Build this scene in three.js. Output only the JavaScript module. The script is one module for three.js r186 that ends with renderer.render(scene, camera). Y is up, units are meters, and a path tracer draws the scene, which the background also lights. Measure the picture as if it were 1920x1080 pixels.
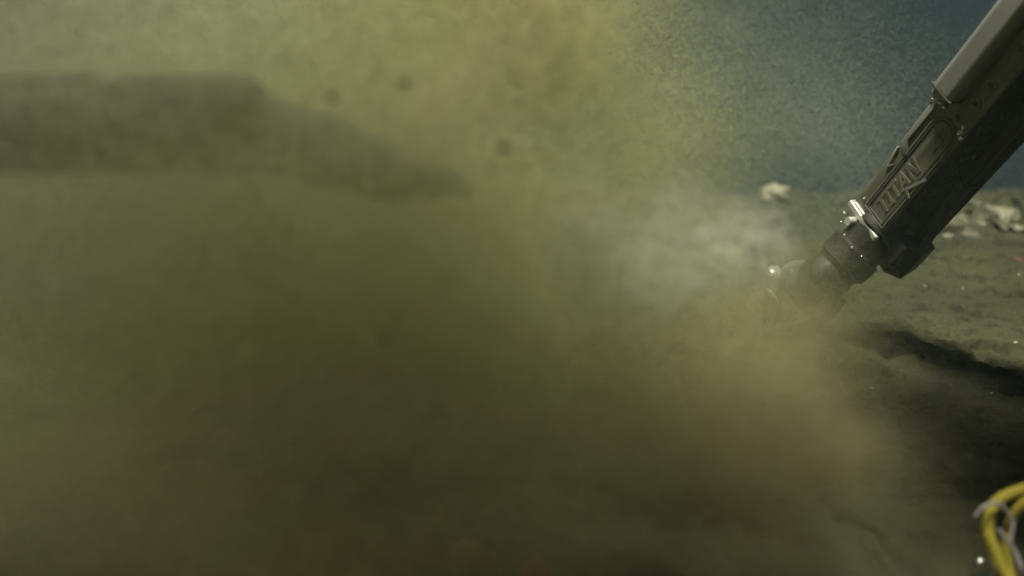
import * as THREE from 'three';
import { ImprovedNoise } from 'three/addons/math/ImprovedNoise.js';
import { RoundedBoxGeometry } from 'three/addons/geometries/RoundedBoxGeometry.js';
import { mergeGeometries, mergeVertices, toCreasedNormals } from 'three/addons/utils/BufferGeometryUtils.js';
import { FontLoader } from 'three/addons/loaders/FontLoader.js';
import { TextGeometry } from 'three/addons/geometries/TextGeometry.js';

// ---------------------------------------------------------------- camera, water, light, exposure
const scene = new THREE.Scene();
const camera = new THREE.PerspectiveCamera(36, 16 / 9, 0.05, 200);
camera.position.set(0, 0.8, 0);
camera.rotation.x = THREE.MathUtils.degToRad(-20);
camera.focus = 1.75;
camera.userData.fStop = 1.12;

const renderer = new THREE.WebGLRenderer({ antialias: true });
renderer.toneMapping = THREE.LinearToneMapping;
renderer.toneMappingExposure = 1.45;
renderer.shadowMap.enabled = true;

const WATER = [0.0075, 0.0135, 0.016];
const skyData = new Float32Array(64 * 32 * 4);
for (let i = 0; i < 64 * 32; i++) skyData.set([...WATER, 1], i * 4);
const sky = new THREE.DataTexture(skyData, 64, 32, THREE.RGBAFormat, THREE.FloatType);
sky.mapping = THREE.EquirectangularReflectionMapping;
sky.needsUpdate = true;
scene.background = sky;
scene.environment = sky;

const sun = new THREE.DirectionalLight(new THREE.Color(1, 0.98, 0.83), 5.0);
sun.position.set(-0.8, 4.3, 0.5);
sun.target.position.set(0, 0, 0);
sun.castShadow = true;
sun.shadow.radius = 26;
sun.shadow.mapSize.set(2048, 2048);
Object.assign(sun.shadow.camera, { left: -4, right: 4, top: 4, bottom: -4, near: 0.1, far: 14 });
scene.add(sun, sun.target);

scene.fog = new THREE.FogExp2(new THREE.Color(0.7, 0.95, 0.92), 0.014);


// ---------------------------------------------------------------- helpers
let seed = 20240611;
const rnd = () => { seed = (seed + 0x6d2b79f5) | 0; let t = Math.imul(seed ^ (seed >>> 15), 1 | seed); t = (t + Math.imul(t ^ (t >>> 7), 61 | t)) ^ t; return ((t ^ (t >>> 14)) >>> 0) / 4294967296; };
const gauss = () => Math.sqrt(-2 * Math.log(1 - 0.9999999 * rnd())) * Math.cos(6.283185 * rnd());
const V = (x, y, z) => new THREE.Vector3(x, y, z);
const perlin = new ImprovedNoise();
const fbm = (x, y, z, o = 4) => { let s = 0, a = 1, f = 1; for (let i = 0; i < o; i++, a *= 0.5, f *= 2.03) s += a * perlin.noise(x * f, y * f, z * f + i * 7.3); return s; };
const smooth = THREE.MathUtils.smoothstep, lerp = THREE.MathUtils.lerp;

const taken = new Map();
function numbered(name) { const k = taken.get(name) ?? 0; taken.set(name, k + 1); return k ? name + '_' + String(k).padStart(3, '0') : name; }
function shade(o) { o.castShadow = true; o.receiveShadow = true; return o; }
function part(name, geometry, material, parent) { const m = shade(new THREE.Mesh(geometry, material)); m.name = name; parent.add(m); return m; }
function thing(name, label, category, group) { const g = new THREE.Group(); g.name = numbered(name); g.userData = { label, category }; if (group) g.userData.group = group; scene.add(g); return g; }
function solid(name, geometry, material, label, category, group) { const m = part(numbered(name), geometry, material, scene); m.userData = { label, category }; if (group) m.userData.group = group; return m; }

function noiseTexture(size, scale, lo, hi, octaves = 5, stretch = 1, off = 0) {
  const d = new Uint8Array(size * size * 4);
  for (let y = 0; y < size; y++) for (let x = 0; x < size; x++) {
    const u = x / size, v = y / size;
    const at = (uu, vv) => fbm(uu * scale + off, vv * scale * stretch + off, off, octaves);
    const a = lerp(lerp(at(u, v), at(u - 1, v), u), lerp(at(u, v - 1), at(u - 1, v - 1), u), v);
    const t = THREE.MathUtils.clamp(0.5 + 0.75 * a, 0, 1), q = (y * size + x) * 4;
    for (let c = 0; c < 3; c++) d[q + c] = 255 * lerp(lo[c], hi[c], t);
    d[q + 3] = 255;
  }
  const t = new THREE.DataTexture(d, size, size);
  t.wrapS = t.wrapT = THREE.RepeatWrapping; t.magFilter = THREE.LinearFilter; t.needsUpdate = true;
  return t;
}
const grey = (a) => [a, a, a];
const texMudFine = noiseTexture(512, 22, grey(0), grey(1), 5);
const texScuff = noiseTexture(512, 8, grey(0.3), grey(0.62), 6, 2.4, 3.3);
const texGrime = noiseTexture(512, 6, [0.62, 0.6, 0.5], [1, 1, 1], 6, 1, 9.1); texGrime.colorSpace = THREE.SRGBColorSpace;

// ---------------------------------------------------------------- sea floor
const slump = (x, z) => {
  let y = 0.05 * fbm(x * 0.7 + 3, 0.4, z * 0.7, 3);
  y *= smooth(-z, 0.2, 1.4);
  const crest = 3.25 + 0.3 * perlin.noise(x * 0.9, 2.2, 0.3);
  const over = Math.max(0, -z - crest);
  y -= 0.42 * over * over / (over + 0.6);
  return y;
};
const mudHeight = (x, z) => {
  const near = smooth(4.2 + z, 0, 1) * smooth(x, -0.6, 0.2);
  let y = slump(x, z);
  y += near * 0.02 * fbm(x * 6, 1.7, z * 6, 4);
  const lumps = fbm(x * 17, 5.1, z * 17, 3);
  y += near * 0.02 * Math.max(0, lumps - 0.12) + near * 0.006 * fbm(x * 50, 8, z * 70, 3);
  const cut = Math.abs(fbm(x * 3.2 + 1.9, 3.3, z * 5.2, 3));
  y -= near * 0.035 * Math.max(0, 0.1 - cut) / 0.1 * smooth(fbm(x * 1.8, 6.6, z * 1.8, 2), -0.1, 0.35);
  return y;
};
{
  const axis = (stops) => { const out = []; for (let k = 0; k + 2 < stops.length; k += 2) { const [a, n, b] = [stops[k], stops[k + 1], stops[k + 2]]; for (let i = 0; i < n; i++) out.push(a + (b - a) * i / n); } out.push(stops.at(-1)); return out; };
  const xs = axis([-5, 50, 0.3, 290, 2.2, 30, 5]), zs = axis([3, 8, 0, 14, -1.1, 330, -3.5, 30, -5]);
  const pos = [], uv = [], col = [], idx = [];
  for (const z of zs) for (const x of xs) {
    pos.push(x, mudHeight(x, z), z); uv.push(x, z);
    const t = smooth(fbm(x * 2.3, 11, z * 2.3, 5), -0.5, 0.6), p = smooth(fbm(x * 15, 14, z * 15, 4), 0.15, 0.5);
    const c = [lerp(0.034, 0.056, t), lerp(0.035, 0.057, t), lerp(0.014, 0.023, t)].map((v) => v * (1 - 0.42 * p));
    col.push(...c);
  }
  const w = xs.length;
  for (let j = 0; j + 1 < zs.length; j++) for (let i = 0; i + 1 < w; i++) { const a = j * w + i; idx.push(a, a + 1, a + w, a + 1, a + w + 1, a + w); }
  const g = new THREE.BufferGeometry();
  g.setAttribute('position', new THREE.Float32BufferAttribute(pos, 3));
  g.setAttribute('uv', new THREE.Float32BufferAttribute(uv, 2));
  g.setAttribute('color', new THREE.Float32BufferAttribute(col, 3));
  g.setIndex(idx); g.computeVertexNormals();
  const bump = texMudFine.clone(); bump.repeat.set(3.1, 3.1);
  const floor = part('seafloor', g, new THREE.MeshStandardMaterial({ vertexColors: true, roughness: 1, bumpMap: bump, bumpScale: 0.006 }), scene);
  floor.userData.kind = 'structure';
}

// ---------------------------------------------------------------- materials of the machinery
const M = {
  plate: new THREE.MeshStandardMaterial({ color: new THREE.Color(0.29, 0.29, 0.235), metalness: 0.25, roughness: 0.48, map: texGrime, roughnessMap: null }),
  cover: new THREE.MeshStandardMaterial({ color: new THREE.Color(0.31, 0.31, 0.27), metalness: 0.1, roughness: 0.5 }),
  groove: new THREE.MeshStandardMaterial({ color: new THREE.Color(0.09, 0.09, 0.07), roughness: 0.7 }),
  rim: new THREE.MeshStandardMaterial({ color: new THREE.Color(0.36, 0.36, 0.30), metalness: 0.3, roughness: 0.4 }),
  bright: new THREE.MeshStandardMaterial({ color: new THREE.Color(0.62, 0.61, 0.53), metalness: 0.35, roughness: 0.28 }),
  steel: new THREE.MeshStandardMaterial({ color: new THREE.Color(0.72, 0.72, 0.68), metalness: 1, roughness: 0.16 }),
  black: new THREE.MeshStandardMaterial({ color: new THREE.Color(0.05, 0.05, 0.04), roughness: 0.6 }),
  dark: new THREE.MeshStandardMaterial({ color: new THREE.Color(0.05, 0.05, 0.04), roughness: 0.6, map: texGrime }),
  dull: new THREE.MeshPhysicalMaterial({ color: new THREE.Color(0.045, 0.044, 0.034), roughness: 0.95, specularIntensity: 0.3 }),
  gun: new THREE.MeshStandardMaterial({ color: new THREE.Color(0.055, 0.055, 0.046), metalness: 0.3, roughness: 0.5, map: texGrime }),
};
function prism(points, length, bevel = 0.004) {            // a cross-section in (y, z), drawn out along +x
  const s = new THREE.Shape(points.map(([y, z]) => new THREE.Vector2(-z, y)));
  const g = new THREE.ExtrudeGeometry(s, { depth: length - 2 * bevel, bevelEnabled: bevel > 0, bevelThickness: bevel, bevelSize: bevel, bevelOffset: -bevel, bevelSegments: 3 });
  g.translate(0, 0, bevel); g.rotateY(Math.PI / 2);
  return toCreasedNormals(g, 0.6);
}
const boxAt = (x0, x1, y0, y1, z0, z1, r = 0.003) => new RoundedBoxGeometry(x1 - x0, y1 - y0, z1 - z0, 3, Math.min(r, (x1 - x0) / 2.1, (y1 - y0) / 2.1, (z1 - z0) / 2.1)).translate((x0 + x1) / 2, (y0 + y1) / 2, (z0 + z1) / 2);
function rod(a, b, r0, r1 = r0, seg = 28) {
  const d = b.clone().sub(a), g = new THREE.CylinderGeometry(r1, r0, d.length(), seg, 1);
  g.applyQuaternion(new THREE.Quaternion().setFromUnitVectors(V(0, 1, 0), d.clone().normalize()));
  return g.translate((a.x + b.x) / 2, (a.y + b.y) / 2, (a.z + b.z) / 2);
}
function turned(profile, a, b, seg = 40) {                 // profile of [share of the way, radius], turned about the line from a to b
  const d = b.clone().sub(a), L = d.length();
  const g = toCreasedNormals(new THREE.LatheGeometry(profile.map(([t, r]) => new THREE.Vector2(Math.max(r, 1e-4), t * L)), seg), 0.7);
  g.applyQuaternion(new THREE.Quaternion().setFromUnitVectors(V(0, 1, 0), d.normalize()));
  return g.translate(a.x, a.y, a.z);
}
const boltHead = toCreasedNormals(mergeGeometries([new THREE.CylinderGeometry(1, 1.08, 0.5, 6).rotateX(Math.PI / 2).toNonIndexed(), new THREE.SphereGeometry(0.8, 14, 8, 0, 6.2832, 0, 1.1).rotateX(Math.PI / 2).translate(0, 0, -0.12).toNonIndexed()]), 0.6);
const washer = new THREE.CylinderGeometry(1.7, 1.75, 0.25, 24).rotateX(Math.PI / 2);
function bolt(parent, x, y, z, r, material = M.steel, ring = true) {
  const b = part('bolt', boltHead, material, parent); b.scale.setScalar(r); b.position.set(x, y, z + 0.25 * r);
  if (ring) { const w = part('washer', washer, M.plate, b); w.position.z = -0.2; }
  return b;
}

// ---------------------------------------------------------------- the right manipulator, reaching down to the mud
const font = await new FontLoader().loadAsync('fonts/droid/droid_sans_bold.typeface.json');
{
  const arm = thing('manipulator_arm', 'grey metal manipulator arm reaching down from the upper right to the mud', 'robot arm');
  arm.applyMatrix4(new THREE.Matrix4().makeBasis(V(0.21887, 0.81887, 0.53061), V(-0.32657, 0.57391, -0.75099), V(-0.91948, -0.00891, 0.39303)));
  arm.position.set(0.76807, 0.26663, -1.7746);
  // local axes: x up along the forearm from the wrist, y across the lettered side plate, z out of that plate
  part('forearm_body', prism([[0.097, -0.004], [0.002, -0.004], [-0.044, -0.093], [0.03, -0.15], [0.097, -0.12]], 0.86, 0.005), M.black, arm);
  const plate = part('side_plate', boxAt(0.004, 0.86, 0.0, 0.1, -0.004, 0.004, 0.003), M.plate, arm);
  const hole = (list) => { const p = new THREE.Shape(); list.forEach(([x, y], i) => (i ? p.lineTo(x, y) : p.moveTo(x, y))); p.closePath(); return p; };
  // raised lettered panel with a round upper end and a double rim
  const stadium = (x0, x1, y0, y1) => { const s = new THREE.Shape(), r = (y1 - y0) / 2; s.moveTo(x0, y0); s.lineTo(x1 - r, y0); s.absarc(x1 - r, y0 + r, r, -Math.PI / 2, Math.PI / 2, false); s.lineTo(x0, y1); s.closePath(); return s; };
  const ring = (x0, x1, y0, y1, w, h) => { const s = stadium(x0, x1, y0, y1); s.holes.push(new THREE.Path(stadium(x0 + w, x1 - w, y0 + w, y1 - w).getPoints(18).reverse())); return toCreasedNormals(new THREE.ExtrudeGeometry(s, { depth: h, bevelEnabled: true, bevelThickness: 0.0008, bevelSize: 0.0008, bevelSegments: 2, curveSegments: 18 }), 0.6); };
  part('panel_rim', ring(0.02, 0.29, 0.006, 0.074, 0.0028, 0.0016).translate(0, 0, 0.004), M.plate, arm);
  part('panel_rim', ring(0.026, 0.2835, 0.0125, 0.0675, 0.002, 0.0012).translate(0, 0, 0.004), M.groove, arm);
  // stepped strip along the upper edge of the plate
  const strip = toCreasedNormals(new THREE.ExtrudeGeometry(hole([[0.30, 0.097], [0.30, 0.085], [0.198, 0.088], [0.178, 0.072], [0.172, 0.074], [0.186, 0.0965]]), { depth: 0.004, bevelEnabled: true, bevelThickness: 0.001, bevelSize: 0.001, bevelSegments: 2 }), 0.6);
  part('edge_strip', strip.translate(0, 0, 0.004), M.cover, arm);
  part('edge_strip', toCreasedNormals(new THREE.ExtrudeGeometry(hole([[0.168, 0.097], [0.12, 0.088], [0.132, 0.079], [0.1365, 0.079], [0.127, 0.087], [0.17, 0.094]]), { depth: 0.003, bevelEnabled: true, bevelThickness: 0.001, bevelSize: 0.001, bevelSegments: 2 }), 0.6).translate(0, 0, 0.004), M.cover, arm);
  part('edge_strip', toCreasedNormals(new THREE.ExtrudeGeometry(hole([[0.172, 0.001], [0.128, 0.0185], [0.12, 0.004], [0.117, 0.006], [0.127, 0.0225], [0.175, 0.0045]]), { depth: 0.003, bevelEnabled: true, bevelThickness: 0.001, bevelSize: 0.001, bevelSegments: 2 }), 0.6).translate(0, 0, 0.004), M.cover, arm);
  const words = new TextGeometry('TITAN', { font, size: 0.034, depth: 0.0007, curveSegments: 4, bevelEnabled: true, bevelThickness: 0.0006, bevelSize: 0.0005, bevelSegments: 2 });
  const slant = new THREE.Matrix4().makeShear(0, 0, 0.22, 0, 0, 0);
  words.applyMatrix4(slant).translate(0.042, 0.024, 0.004);
  part('lettering', words, M.plate, arm);
  const four = new TextGeometry('4', { font, size: 0.04, depth: 0.0007, curveSegments: 4, bevelEnabled: true, bevelThickness: 0.0006, bevelSize: 0.0005, bevelSegments: 2 });
  four.applyMatrix4(slant).translate(0.222, 0.02, 0.004);
  part('lettering', four, M.plate, arm);
  // long cover over the upper part of the plate, and its rounded end
  const cov = part('actuator_cover', mergeGeometries([boxAt(0.318, 0.86, 0.05, 0.108, -0.006, 0.034, 0.016), boxAt(0.302, 0.345, 0.072, 0.106, -0.002, 0.026, 0.012)]), M.cover, arm);
  part('cover_seam', boxAt(0.328, 0.3305, 0.0495, 0.1085, 0.0, 0.0346, 0.0008), M.groove, cov);
  bolt(arm, 0.307, 0.079, 0.014, 0.006); bolt(arm, 0.297, 0.102, 0.005, 0.0055);
  bolt(arm, 0.3, 0.072, 0.006, 0.0045); bolt(arm, 0.292, 0.099, 0.008, 0.004);
  for (const [x, y, r] of [[0.346, 0.0265, 0.0075], [0.39, 0.027, 0.0075], [0.304, 0.037, 0.007], [0.47, 0.027, 0.0075], [0.56, 0.027, 0.0075]]) bolt(arm, x, y, 0.004, r, M.plate);
  for (const [x, y] of [[0.302, 0.014], [0.294, 0.010], [0.284, 0.0035], [0.288, 0.013]]) bolt(arm, x, y, 0.004, 0.0042, M.steel, false);
  for (const [x, y] of [[0.1207, 0.0854], [0.176, 0.0715], [0.1285, 0.0205], [0.03, 0.083]]) bolt(arm, x, y, 0.0055, 0.0032, M.steel, false);
  // bright flange across the wrist end of the forearm
  const fl = part('end_flange', boxAt(-0.011, 0.004, -0.002, 0.104, -0.03, 0.014, 0.004), M.bright, arm);
  part('flange_rib', boxAt(0.004, 0.009, 0.03, 0.092, 0.004, 0.01, 0.002), M.bright, fl);
  part('flange_rib', boxAt(0.004, 0.0085, 0.008, 0.02, 0.004, 0.01, 0.002), M.bright, fl);
  // hydraulic hose and cable ties under the forearm
  const hose = new THREE.CatmullRomCurve3([V(0.86, -0.03, -0.05), V(0.6, -0.035, -0.055), V(0.35, -0.03, -0.052), V(0.15, -0.036, -0.054), V(0.0, -0.05, -0.06), V(-0.06, -0.045, -0.04)]);
  const hp = part('hydraulic_hose', new THREE.TubeGeometry(hose, 60, 0.013, 12), M.black, arm);
  for (const t of [0.3, 0.55, 0.8]) { const p = hose.getPoint(t), q = hose.getTangent(t); part('hose_clip', rod(p.clone().addScaledVector(q, -0.004), p.clone().addScaledVector(q, 0.004), 0.0155), M.gun, hp); }
  // wrist: a turned housing with a collar, and its lower bracket
  const wrist = part('wrist', turned([[0, 0.02], [0, 0.058], [0.06, 0.063], [0.2, 0.063], [0.24, 0.055], [0.5, 0.052], [0.54, 0.06], [0.78, 0.06], [0.84, 0.05], [1, 0.044], [1, 0.01]], V(0.0, 0.035, -0.055), V(-0.135, 0.01, 0.045)), M.gun, arm);
  part('wrist_bracket', prism([[0.02, -0.02], [-0.05, -0.015], [-0.075, -0.045], [-0.06, -0.095], [0.02, -0.11]], 0.085, 0.008).translate(-0.062, 0, 0), M.black, arm);
  for (let k = 0; k < 7; k++) { const a = 0.4 + k * 0.55; bolt(wrist, -0.018 - 0.006 * k, 0.035 + 0.057 * Math.cos(a), -0.02 + 0.04 * Math.sin(a) + 0.03, 0.0035, M.steel, false); }
  part('wrist_pin', rod(V(-0.02, 0.062, -0.02), V(-0.02, 0.066, 0.03), 0.009), M.bright, arm);
  // gripper: palm, two curved jaws with pads
  const palm = part('palm', turned([[0, 0.01], [0, 0.05], [0.3, 0.056], [0.7, 0.05], [1, 0.034], [1, 0.005]], V(-0.12, 0.012, 0.034), V(-0.2, -0.006, 0.11)), M.gun, arm);
  bolt(palm, -0.15, 0.045, 0.112, 0.004, M.steel, false);
  const jaw = (list, w, h) => {
    const c = new THREE.CatmullRomCurve3(list), n = 18, g = new THREE.TubeGeometry(c, n, 1, 10);
    const p = g.attributes.position;
    for (let i = 0; i <= n; i++) { const o = c.getPointAt(i / n), s = lerp(1, 0.45, i / n); for (let j = 0; j <= 10; j++) { const k = i * 11 + j, d = V(p.getX(k), p.getY(k), p.getZ(k)).sub(o); p.setXYZ(k, o.x + d.x * w * s, o.y + d.y * h * s, o.z + d.z * w * s); } }
    g.computeVertexNormals(); return g;
  };
  const upper = part('jaw', jaw([V(-0.15, 0.03, 0.05), V(-0.175, 0.062, 0.085), V(-0.195, 0.05, 0.125), V(-0.215, 0.005, 0.155), V(-0.235, -0.04, 0.18)], 0.03, 0.036), M.gun, arm);
  part('jaw_pad', new THREE.SphereGeometry(0.02, 14, 10).applyMatrix4(new THREE.Matrix4().makeScale(0.55, 0.95, 1.1)).translate(-0.18, 0.066, 0.128), M.bright, upper);
  const lower = part('jaw', jaw([V(-0.15, -0.03, 0.05), V(-0.18, -0.055, 0.085), V(-0.21, -0.06, 0.125), V(-0.235, -0.05, 0.17), V(-0.245, -0.045, 0.19)], 0.03, 0.036), M.gun, arm);
  part('jaw_blade', new THREE.SphereGeometry(1, 16, 8).scale(0.008, 0.021, 0.0035).rotateX(0.2).translate(-0.188, 0.014, 0.165), M.bright, lower);
  // elbow and upper arm, back towards the vehicle
  part('elbow', rod(V(0.9, 0.05, -0.17), V(0.9, 0.05, 0.03), 0.085), M.gun, arm);
  const ua = V(0.9, 0.05, -0.07), inv = new THREE.Matrix4().copy(arm.matrix).setPosition(arm.position).invert(), ub = V(0.95, 0.78, 0.45).applyMatrix4(inv);
  part('upper_arm', turned([[0, 0.07], [0.1, 0.075], [0.85, 0.085], [1, 0.07]], ua, ub), M.dark, arm);
}

// ---------------------------------------------------------------- the left manipulator, half lost in the silt
{
  const arm = thing('manipulator_arm', 'dark manipulator arm at the left, lying level and half hidden in stirred silt', 'robot arm');
  arm.position.set(-0.2539, 0.6477, -0.8886); arm.scale.setScalar(0.846);
  const blob = (g, k = 0.004) => { const p = g.attributes.position; for (let i = 0; i < p.count; i++) p.setY(i, p.getY(i) + k * perlin.noise(p.getX(i) * 20, p.getY(i) * 20, 1)); return g; };
  part('forearm_body', boxAt(-0.8, 0.0, -0.055, 0.054, -0.06, 0.05, 0.05), M.dull, arm);
  part('forearm_cover', boxAt(-0.19, 0.016, -0.05, 0.06, -0.06, 0.05, 0.045), M.dull, arm);
  part('cable_guard', boxAt(-0.8, -0.2, 0.04, 0.059, -0.05, 0.02, 0.009), M.dull, arm);
  part('wrist', turned([[0, 0.05], [0.15, 0.052], [0.3, 0.045], [0.6, 0.042], [0.7, 0.047], [1, 0.038], [1, 0.005]], V(-0.03, -0.002, -0.01), V(0.1, -0.04, -0.025)), M.dull, arm);
  for (const s of [-1, 1]) part('jaw', mergeGeometries([rod(V(0.07, -0.04, -0.025 + s * 0.02), V(0.165, -0.061, -0.035 + s * 0.022), 0.036, 0.031), new THREE.SphereGeometry(0.031, 16, 12).translate(0.165, -0.061, -0.035 + s * 0.022), rod(V(0.165, -0.061, -0.035 + s * 0.022), V(0.25, -0.088, -0.045 + s * 0.008), 0.031, 0.008)]), M.dull, arm);
  part('upper_arm', rod(V(-0.76, 0, -0.02), V(-0.66, 0.12, 1.4), 0.07, 0.085), M.dull, arm);
  part('elbow', rod(V(-0.77, -0.09, -0.02), V(-0.77, 0.09, -0.02), 0.08), M.dull, arm);
}

// ---------------------------------------------------------------- the vehicle that carries camera and arms, above and behind the view, plus bars added to shape its shadow
{
  const v = thing('underwater_vehicle', 'underwater vehicle with yellow float block and added shade bars, out of view above the arms', 'vehicle');
  const yellow = new THREE.MeshStandardMaterial({ color: new THREE.Color(0.55, 0.42, 0.05), roughness: 0.5 });
  part('float_block', boxAt(-1.1, 1.1, 1.24, 1.75, -0.315, 2.0, 0.06), yellow, v);
  for (let k = 0; k < 9; k++) part('front_shade_bar', boxAt(-1.1, 1.1, 1.29, 1.318, -0.355 - 0.042 * k, -0.3234 - 0.042 * k, 0.006), M.gun, v);  // unseen slats added so that only part of the light reaches the near silt
  for (let k = 0; k < 10; k++) part('side_shade_bar', boxAt(0.3, 1.4, 1.5, 1.54, -0.813 - 0.06 * k, -0.758 - 0.06 * k, 0.008), M.gun, v);  // unseen bars added to shade the mud at the lower right
  for (let k = 0; k < 3; k++) part('side_shade_bar', boxAt(0.2, 0.62, 1.5, 1.54, -1.413 - 0.06 * k, -1.358 - 0.06 * k, 0.008), M.gun, v);  // short unseen bars, added to cast the shadow below the jaw
  for (const x of [0.32, 1.28]) part('shade_bar_support', boxAt(x - 0.02, x + 0.02, 1.54, 1.58, -1.54, -0.2, 0.006), M.gun, v);  // carries the added side bars
  for (const x of [-1.0, -0.3, 1.0]) part('shade_bar_support', boxAt(x - 0.02, x + 0.02, 1.318, 1.35, -0.71, -0.3, 0.006), M.gun, v);  // carries the added front slats
  for (const s of [-1, 1]) {
    part('skid', rod(V(s * 1.0, 0.08, 0.4), V(s * 1.0, 0.08, 2.0), 0.04), M.gun, v);
    for (const z of [0.5, 1.9]) part('upright', rod(V(s * 1.0, 0.08, z), V(s * 0.95, 1.27, z), 0.03), M.gun, v);
  }
}
// ---------------------------------------------------------------- yellow rope and grey tubes at the lower right
function rope(points, radius, strands, turns) {
  const c = new THREE.CatmullRomCurve3(points), list = [], n = 140, fr = c.computeFrenetFrames(n);
  for (let s = 0; s < strands; s++) {
    const q = [];
    for (let i = 0; i <= n; i++) { const a = (s / strands) * 6.2832 + turns * 6.2832 * i / n, p = c.getPointAt(i / n); q.push(p.addScaledVector(fr.normals[i], 0.5 * radius * Math.cos(a)).addScaledVector(fr.binormals[i], 0.5 * radius * Math.sin(a))); }
    list.push(new THREE.TubeGeometry(new THREE.CatmullRomCurve3(q), n, radius * 0.56, 8));
  }
  return mergeGeometries(list);
}
const ropeFibre = new THREE.MeshStandardMaterial({ color: new THREE.Color(0.5, 0.41, 0.05), roughness: 0.75 });
const tubeGrey = new THREE.MeshPhysicalMaterial({ color: new THREE.Color(0.42, 0.38, 0.36), roughness: 0.35 });
solid('rope', rope([V(0.7380, 0.1440, -1.0168), V(0.6970, 0.1661, -0.9955), V(0.6396, 0.1538, -0.9873), V(0.6232, 0.1407, -0.9824), V(0.6166, 0.1178, -0.9742), V(0.6183, 0.1030, -0.9676), V(0.6265, 0.0833, -0.9610), V(0.6429, 0.0505, -0.9496), V(0.6642, 0.0325, -0.9348)], 0.0072, 3, 9), ropeFibre, 'yellow twisted rope bent into the wide outer loop at lower right', 'rope');
solid('rope', rope([V(0.7134, 0.1407, -1.0168), V(0.6839, 0.1292, -1.0119), V(0.6675, 0.1096, -1.0053), V(0.6593, 0.0882, -0.9971), V(0.6560, 0.0686, -0.9906), V(0.6609, 0.0489, -0.9840), V(0.6626, 0.0292, -0.9676)], 0.0066, 3, 7), ropeFibre, 'yellow rope strand inside the outer loop at lower right', 'rope');
const tubeOf = (pts, r) => new THREE.TubeGeometry(new THREE.CatmullRomCurve3(pts), 60, r, 10);
solid('thin_tube', tubeOf([V(0.5937, 0.1358, -0.9676), V(0.6019, 0.1506, -0.9676), V(0.6199, 0.1555, -0.9692), V(0.6298, 0.1473, -0.9660), V(0.6396, 0.1342, -0.9627), V(0.6380, 0.1194, -0.9561), V(0.6363, 0.1063, -0.9512), V(0.6429, 0.0899, -0.9463), V(0.6494, 0.0735, -0.9397), V(0.6560, 0.0325, -0.9512)], 0.0021), tubeGrey, 'thin grey tube looped over the yellow rope', 'tube');
solid('thin_tube', tubeOf([V(0.6248, 0.1194, -0.9643), V(0.6363, 0.1063, -0.9578), V(0.6462, 0.0915, -0.9512), V(0.6544, 0.0735, -0.9446), V(0.6593, 0.0341, -0.9545)], 0.0025), tubeGrey, 'short grey-brown tube slanting down inside the rope loop', 'tube');
solid('shackle', mergeGeometries([new THREE.TorusGeometry(0.0148, 0.0027, 10, 24, 4.4).rotateZ(-0.6).translate(0.6101, 0.0636, -0.9545), rod(V(0.5937, 0.0538, -0.9545), V(0.6265, 0.0538, -0.9545), 0.0033)]), M.steel, 'small steel shackle glinting left of the yellow rope', 'shackle');

// ---------------------------------------------------------------- shells, clods and small things on the mud
const shellMat = [[0.27, 0.27, 0.18], [0.17, 0.17, 0.11], [0.34, 0.34, 0.25]].map((c) => new THREE.MeshStandardMaterial({ color: new THREE.Color(...c), roughness: 0.7, map: texGrime }));
const valve = [0, 1, 2].map((k) => {                        // one half of a clam: a ribbed dished fan with thickness
  const n = 26, m = 12, pos = [], idx = [];
  for (const side of [0, 1]) for (let j = 0; j <= m; j++) for (let i = 0; i <= n; i++) {
    const a = lerp(-1.75, 1.75, i / n), r = j / m, rr = r * (1 + 0.12 * Math.cos(a * 1.3 + k)) * (1 + 0.02 * Math.sin(i * 3.1 + k));
    const h = 0.27 * Math.pow(Math.max(0, 1 - r * r), 0.6) * (0.55 + 0.45 * Math.cos(a * 0.6)) + 0.018 * Math.sin(r * 34) * r - side * 0.05;
    pos.push(rr * Math.sin(a) * 0.62, h, rr * Math.cos(a) - 0.35);
  }
  const w = n + 1, half = (m + 1) * w;
  for (let s = 0; s < 2; s++) for (let j = 0; j < m; j++) for (let i = 0; i < n; i++) { const a = s * half + j * w + i; s ? idx.push(a, a + w, a + 1, a + 1, a + w, a + w + 1) : idx.push(a, a + 1, a + w, a + 1, a + w + 1, a + w); }
  for (let i = 0; i < n; i++) { const a = m * w + i, b = half + a; idx.push(a, a + 1, b, a + 1, b + 1, b); }
  const g = new THREE.BufferGeometry(); g.setAttribute('position', new THREE.Float32BufferAttribute(pos, 3)); g.setIndex(idx); g.computeVertexNormals();
  g.setAttribute('uv', new THREE.Float32BufferAttribute(pos.flatMap((_, i) => (i % 3 ? [] : [pos[i], pos[i + 2]])), 2));
  return g;
});
function shell(x, z, size, turn, tip, label, flip = 0, group) {
  const s = solid('clam_shell', valve[Math.floor(rnd() * 3)], shellMat[Math.floor(rnd() * 3)], label, 'shell', group);
  s.scale.setScalar(size); s.rotation.set(tip + flip * Math.PI, turn, 0.3 * (rnd() - 0.5), 'YXZ');
  s.position.set(x, mudHeight(x, z) + size * (flip ? 0.3 : 0.02) + Math.abs(Math.sin(tip)) * size * 0.35, z);
  return s;
}
shell(1.527, -2.897, 0.05, 0.8, 0.5, 'single pale clam shell at the left end of the shell bed, beside the arm');
shell(1.56, -2.83, 0.05, -0.6, 0.9, 'open cupped clam shell at the front edge of the shell bed', 1);
shell(1.585, -2.80, 0.052, 0.3, 0.8, 'round hollow clam shell with a bright rim at the front of the bed', 1);
shell(1.655, -2.78, 0.055, 1.3, 0.2, 'flat pale clam shell at the right front corner of the shell bed');
shell(1.64, -2.89, 0.085, -0.75, 0.4, 'largest pale clam shell, leaning in the middle of the shell bed');
shell(1.735, -3.03, 0.06, 0.2, 0.3, 'pale domed clam shell standing highest at the back of the shell bed');
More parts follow.
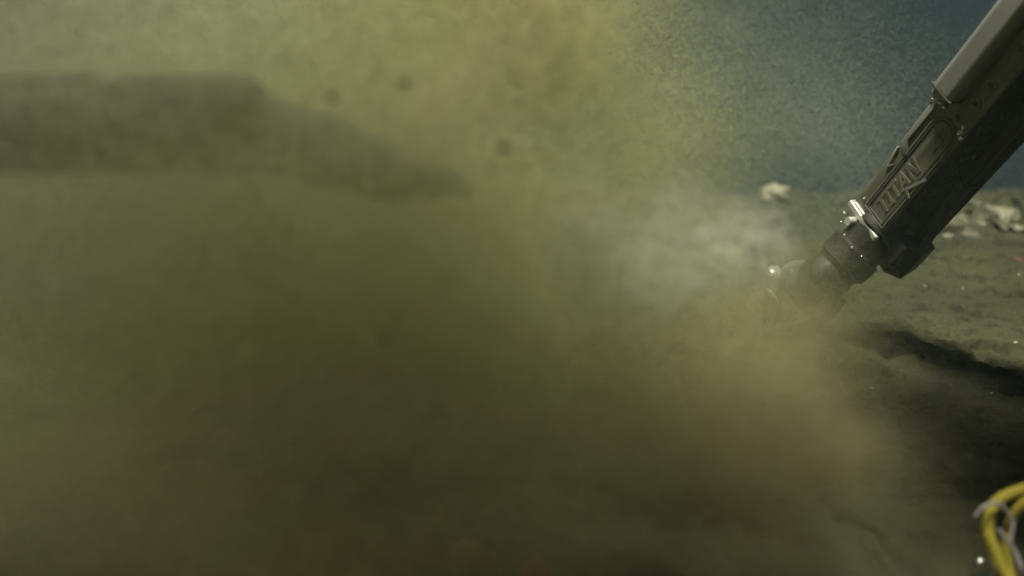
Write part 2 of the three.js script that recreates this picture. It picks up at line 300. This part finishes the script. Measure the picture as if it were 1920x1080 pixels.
shell(1.81, -3.08, 0.05, 1.5, 1.2, 'narrow clam shell standing on edge at the far right of the bed');
shell(1.432, -2.66, 0.05, 1.1, 0.15, 'flat clam shell half sunk in mud, nearest to the wrist of the arm');
shell(1.375, -2.67, 0.045, 0.4, 0.1, 'thin shell lying flat on the mud just below the shell bed');
const bed = 'jumbled shells of the bed beside the arm';
for (let i = 0; i < 34; i++) { const z = -2.74 - 0.46 * rnd(), x = 1.36 + 0.3 * rnd() - 0.42 * (z + 2.74) + 0.1 * rnd(); shell(x, z, 0.018 + 0.03 * rnd() ** 1.5, 6.28 * rnd(), 1.1 * rnd(), 'pale broken clam shell jumbled in the shell bed beside the arm', rnd() > 0.5 ? 1 : 0, bed); }

const lump = [0, 1, 2, 3].map((k) => {
  const g = mergeVertices(new THREE.IcosahedronGeometry(1, 3).deleteAttribute('uv').deleteAttribute('normal')), p = g.attributes.position;
  for (let i = 0; i < p.count; i++) { const d = V(p.getX(i), p.getY(i), p.getZ(i)), m = 1 + 0.5 * fbm(d.x * 1.6 + k * 5, d.y * 1.6, d.z * 1.6, 3); p.setXYZ(i, d.x * m, d.y * m, d.z * m); }
  g.computeVertexNormals(); return g;
});
const clodMat = [[0.045, 0.044, 0.026], [0.055, 0.054, 0.03], [0.034, 0.034, 0.02]].map((c) => new THREE.MeshStandardMaterial({ color: new THREE.Color(...c), roughness: 1 }));
const fragMat = new THREE.MeshStandardMaterial({ color: new THREE.Color(0.4, 0.4, 0.32), roughness: 0.8 });
function place(name, g, m, x, z, sx, sy, sz, label, category, group) {
  const o = solid(name, g, m, label, category, group); o.scale.set(sx, sy, sz); o.rotation.y = 6.28 * rnd(); o.position.set(x, mudHeight(x, z) + sy * 0.1, z); return o;
}
place('mud_clod', lump[0], clodMat[0], 0.86, -1.83, 0.03, 0.012, 0.02, 'largest dark mud clod on the lit mud below the gripper', 'mud clod');
place('mud_clod', lump[1], clodMat[2], 0.9, -1.77, 0.03, 0.008, 0.014, 'long flat dark clod just right of the largest one', 'mud clod');
for (let i = 0; i < 40; i++) { const z = -1.5 - 1.3 * rnd() ** 1.3, x = 0.62 + (0.25 - 0.62 * (z + 1.5)) * 1.5 * rnd(), s = 0.003 + 0.009 * rnd() ** 3; place('mud_clod', lump[i % 4], clodMat[i % 3], x, z, s * 1.5, s * 0.8, s, 'small dark mud clod scattered on the lit mud under the arm', 'mud clod', 'small clods on the mud'); }
for (let i = 0; i < 16; i++) { const z = -1.5 - 1.4 * rnd(), x = 0.7 + (0.25 - 0.62 * (z + 1.5)) * 1.4 * rnd(), s = 0.002 + 0.002 * rnd(); place('shell_fragment', lump[i % 4], fragMat, x, z, s * 1.4, s * 0.7, s, 'tiny pale shell fragment on the lit mud under the arm', 'shell fragment', 'shell fragments on the mud'); }
place('sediment_lump', lump[3], new THREE.MeshStandardMaterial({ color: new THREE.Color(0.2, 0.17, 0.09), roughness: 1 }), -0.055, -1.0, 0.05, 0.03, 0.03, 'tan lump on the bottom at the lower edge of the view', 'lump');
place('sediment_lump', lump[0], new THREE.MeshStandardMaterial({ color: new THREE.Color(0.17, 0.075, 0.045), roughness: 1 }), 0.035, -1.0, 0.03, 0.025, 0.025, 'red-brown lump beside the tan lump at the lower edge', 'lump');
place('red_lump', lump[2], new THREE.MeshStandardMaterial({ color: new THREE.Color(0.085, 0.04, 0.028), roughness: 0.9 }), 1.46, -2.42, 0.035, 0.009, 0.015, 'small reddish lump on the mud at the right edge', 'lump');
{
  const s = thing('pale_sponge', 'pale rounded sponge with a dark slit lying beyond the pale silt plume', 'sponge');
  s.position.set(0.95, mudHeight(0.95, -3.12), -3.12);
  part('body', lump[1].clone().scale(0.05, 0.036, 0.04), new THREE.MeshStandardMaterial({ color: new THREE.Color(0.36, 0.34, 0.24), roughness: 1 }), s).position.set(0, 0.026, 0);
  part('slit', new THREE.SphereGeometry(1, 10, 8).scale(0.003, 0.014, 0.006).rotateZ(-0.4).translate(0.036, 0.028, 0.032), M.black, s);
}
// dark specks drifting in the water
const speckMat = new THREE.MeshStandardMaterial({ color: new THREE.Color(0.03, 0.028, 0.012), roughness: 1 });
for (const [x, y, z, r, label] of [
  [-0.0927, 0.7038, -0.7844, 0.0033, 'round dark speck drifting above the tip of the left arm'], [-0.1566, 0.6925, -0.7803, 0.0033, 'dark speck drifting just above the wrist of the left arm'],
  [-0.0083, 0.6507, -0.7651, 0.0037, 'darkest speck drifting near the centre above the pale plume'], [-0.1992, 0.7230, -0.7914, 0.0026, 'faint brown speck drifting highest above the left arm'],
  [-0.1121, 0.4953, -0.7085, 0.0026, 'faint dark speck drifting in the dark silt below the left arm']]) {
  const s = solid('drifting_speck', lump[Math.floor(rnd() * 4)], speckMat, label, 'speck', 'specks drifting in the water'); s.scale.setScalar(r); s.position.set(x, y, z);
}

// ---------------------------------------------------------------- stirred silt: grains of mud hanging in the water
function grains(n, size, rough, lo, hi) {                  // one body of clay flakes, thickest in the middle, with billows; spread 1 in every direction
  const pos = new Float32Array(n * 9), a = V(0, 0, 0), b = V(0, 0, 0);
  for (let i = 0; i < n;) {
    const x = gauss(), y = gauss(), z = gauss(), far = Math.hypot(x, y, z);
    if (far > 1.6 && rnd() < (far - 1.6) / 0.9) continue;
    if (rnd() > smooth(fbm(x * rough + 3.7, y * rough, z * rough, 3), lo, hi)) continue;
    const r = size * (0.7 + 0.6 * rnd());
    a.set(rnd() - 0.5, rnd() - 0.5, rnd() - 0.5).normalize(); b.set(rnd() - 0.5, rnd() - 0.5, rnd() - 0.5).cross(a).normalize();
    for (let k = 0; k < 3; k++) { const c = r * Math.cos(k * 2.0944), d = r * Math.sin(k * 2.0944), q = i * 9 + k * 3; pos[q] = x + c * a.x + d * b.x; pos[q + 1] = y + c * a.y + d * b.y; pos[q + 2] = z + c * a.z + d * b.z; }
    i++;
  }
  const g = new THREE.BufferGeometry(); g.setAttribute('position', new THREE.BufferAttribute(pos, 3));
  return g;
}
const drift = grains(420000, 0.0044, 0.8, -0.8, 0.7), fine = grains(700000, 0.0033, 0.8, -0.8, 0.7), billow = grains(120000, 0.0078, 1.5, 0.0, 0.55), thin = grains(200000, 0.003, 0.7, -0.9, 0.8);
const clay = new THREE.MeshStandardMaterial({ roughness: 1, side: THREE.DoubleSide, flatShading: true });
function silt(name, label, lots) {
  const group = new THREE.Group(); group.name = name; group.userData = { kind: 'stuff', label };
  for (const body of [drift, fine, billow, thin]) {
    const list = lots.filter((l) => (l.body ?? drift) === body);
    if (!list.length) continue;
    const im = shade(new THREE.InstancedMesh(body, clay, list.length)), q = new THREE.Quaternion(), m = new THREE.Matrix4(), c = new THREE.Color();
    im.name = 'silt_grains'; im.userData.kind = 'stuff';
    list.forEach((l, k) => { q.setFromEuler(new THREE.Euler(0, l.turn ?? 0, l.tilt ?? 0, 'ZYX')); im.setMatrixAt(k, m.compose(V(...l.at), q, V(...l.spread))); im.setColorAt(k, c.setRGB(...l.color)); });
    group.add(im);
  }
  scene.add(group);
}
const OLIVE = [0.46, 0.465, 0.195], DRAB = [0.48, 0.495, 0.31], PALE = [0.45, 0.465, 0.39], WARM = [0.60, 0.52, 0.29], BUFF = [0.62, 0.6, 0.30], BROWN = [0.39, 0.345, 0.165], TEAL = [0.24, 0.28, 0.20], MOSS = [0.36, 0.37, 0.19];
silt('silt_cloud', 'olive cloud of stirred silt filling the left and middle of the view', [
  { at: [-0.406, 0.59, -0.798], spread: [0.252, 0.14, 0.063], color: DRAB },
  { at: [-0.105, 0.534, -0.84], spread: [0.182, 0.126, 0.07], turn: 0.2, color: OLIVE },
  { at: [-0.245, 0.422, -0.826], spread: [0.28, 0.105, 0.126], turn: 3.3, color: OLIVE },
  { at: [-0.49, 0.394, -0.875], spread: [0.28, 0.112, 0.112], turn: 5.9, color: [0.41, 0.405, 0.27] },
  { at: [-0.14, 0.338, -0.7], spread: [0.245, 0.084, 0.098], turn: 0.4, color: BROWN },
  { at: [-0.49, 0.604, -1.12], spread: [0.28, 0.154, 0.098], turn: 3, color: DRAB },
  { at: [-0.196, 0.576, -1.134], spread: [0.224, 0.168, 0.105], turn: 4, color: OLIVE },
  { at: [-0.42, 0.625, -1.47], spread: [0.35, 0.196, 0.168], turn: 5, color: DRAB },
  { at: [-0.119, 0.66, -1.61], spread: [0.266, 0.196, 0.182], turn: 2.2, color: OLIVE },
  { at: [-0.014, 0.436, -0.91], spread: [0.14, 0.126, 0.098], turn: 2, color: MOSS },
  { at: [0.175, 0.31, -0.84], spread: [0.147, 0.084, 0.105], turn: 2.8, color: [0.25, 0.23, 0.11] },
  { at: [0.3, 0.3, -0.92], spread: [0.13, 0.09, 0.07], turn: 1.3, color: [0.29, 0.255, 0.12] },
  { at: [0.34, 0.12, -1.65], spread: [0.18, 0.1, 0.16], turn: 0.8, color: [0.32, 0.325, 0.16], body: fine },
  { at: [0.014, 0.66, -1.26], spread: [0.14, 0.154, 0.126], turn: 0.7, color: MOSS, body: fine },
  { at: [0.154, 0.534, -1.575], spread: [0.168, 0.14, 0.14], turn: 1.9, color: MOSS, body: fine },
  { at: [0.65, 0.3, -2.7], spread: [0.34, 0.26, 0.2], turn: 2.5, color: TEAL, body: fine },
  { at: [0.8, 0.35, -1.42], spread: [0.32, 0.24, 0.1], turn: 0.9, color: TEAL, body: thin },
  { at: [0.6, 0.11, -1.7], spread: [0.12, 0.1, 0.07], turn: 2.1, color: MOSS, body: fine },
]);
silt('warm_silt_wisp', 'warm buff wisps of silt at the top centre of the cloud', [
  { at: [-0.007, 0.723, -1.085], spread: [0.035, 0.098, 0.035], turn: 1, tilt: -0.2, color: WARM, body: billow },
  { at: [0.063, 0.744, -1.085], spread: [0.042, 0.063, 0.042], turn: 2, color: BUFF, body: billow },
  { at: [-0.0875, 0.646, -0.896], spread: [0.0175, 0.049, 0.021], turn: 3, tilt: -0.5, color: WARM, body: billow },
]);
silt('pale_silt_plume', 'pale grey plume of fresh silt left of the gripper', [
  { at: [0.217, 0.443, -1.12], spread: [0.063, 0.0315, 0.035], turn: 1.4, color: PALE, body: billow },
  { at: [0.0805, 0.5347, -0.952], spread: [0.0245, 0.028, 0.028], turn: 2.4, tilt: 0.6, color: PALE, body: billow },
  { at: [0.07, 0.5081, -0.938], spread: [0.021, 0.0245, 0.0245], turn: 1.4, tilt: -0.6, color: PALE, body: billow },
  { at: [0.1022, 0.4808, -0.931], spread: [0.028, 0.028, 0.028], turn: 0.4, tilt: -0.8, color: PALE, body: billow },
  { at: [0.126, 0.45, -0.924], spread: [0.0315, 0.0245, 0.028], turn: 3.4, color: PALE, body: billow },
  { at: [0.161, 0.4738, -0.952], spread: [0.035, 0.0315, 0.028], turn: 2.9, color: PALE, body: billow },
  { at: [0.259, 0.429, -1.099], spread: [0.035, 0.028, 0.028], turn: 3.9, color: PALE, body: billow },
  { at: [0.301, 0.443, -1.12], spread: [0.0385, 0.0315, 0.028], turn: 4.4, color: PALE, body: billow },
  { at: [0.336, 0.436, -1.134], spread: [0.0245, 0.035, 0.028], turn: 0.9, color: PALE, body: billow },
  { at: [0.224, 0.492, -1.12], spread: [0.0154, 0.035, 0.021], turn: 5.4, color: PALE, body: billow },
  { at: [0.21, 0.436, -1.155], spread: [0.091, 0.049, 0.042], turn: 0.4, color: PALE },
]);
renderer.render(scene, camera);
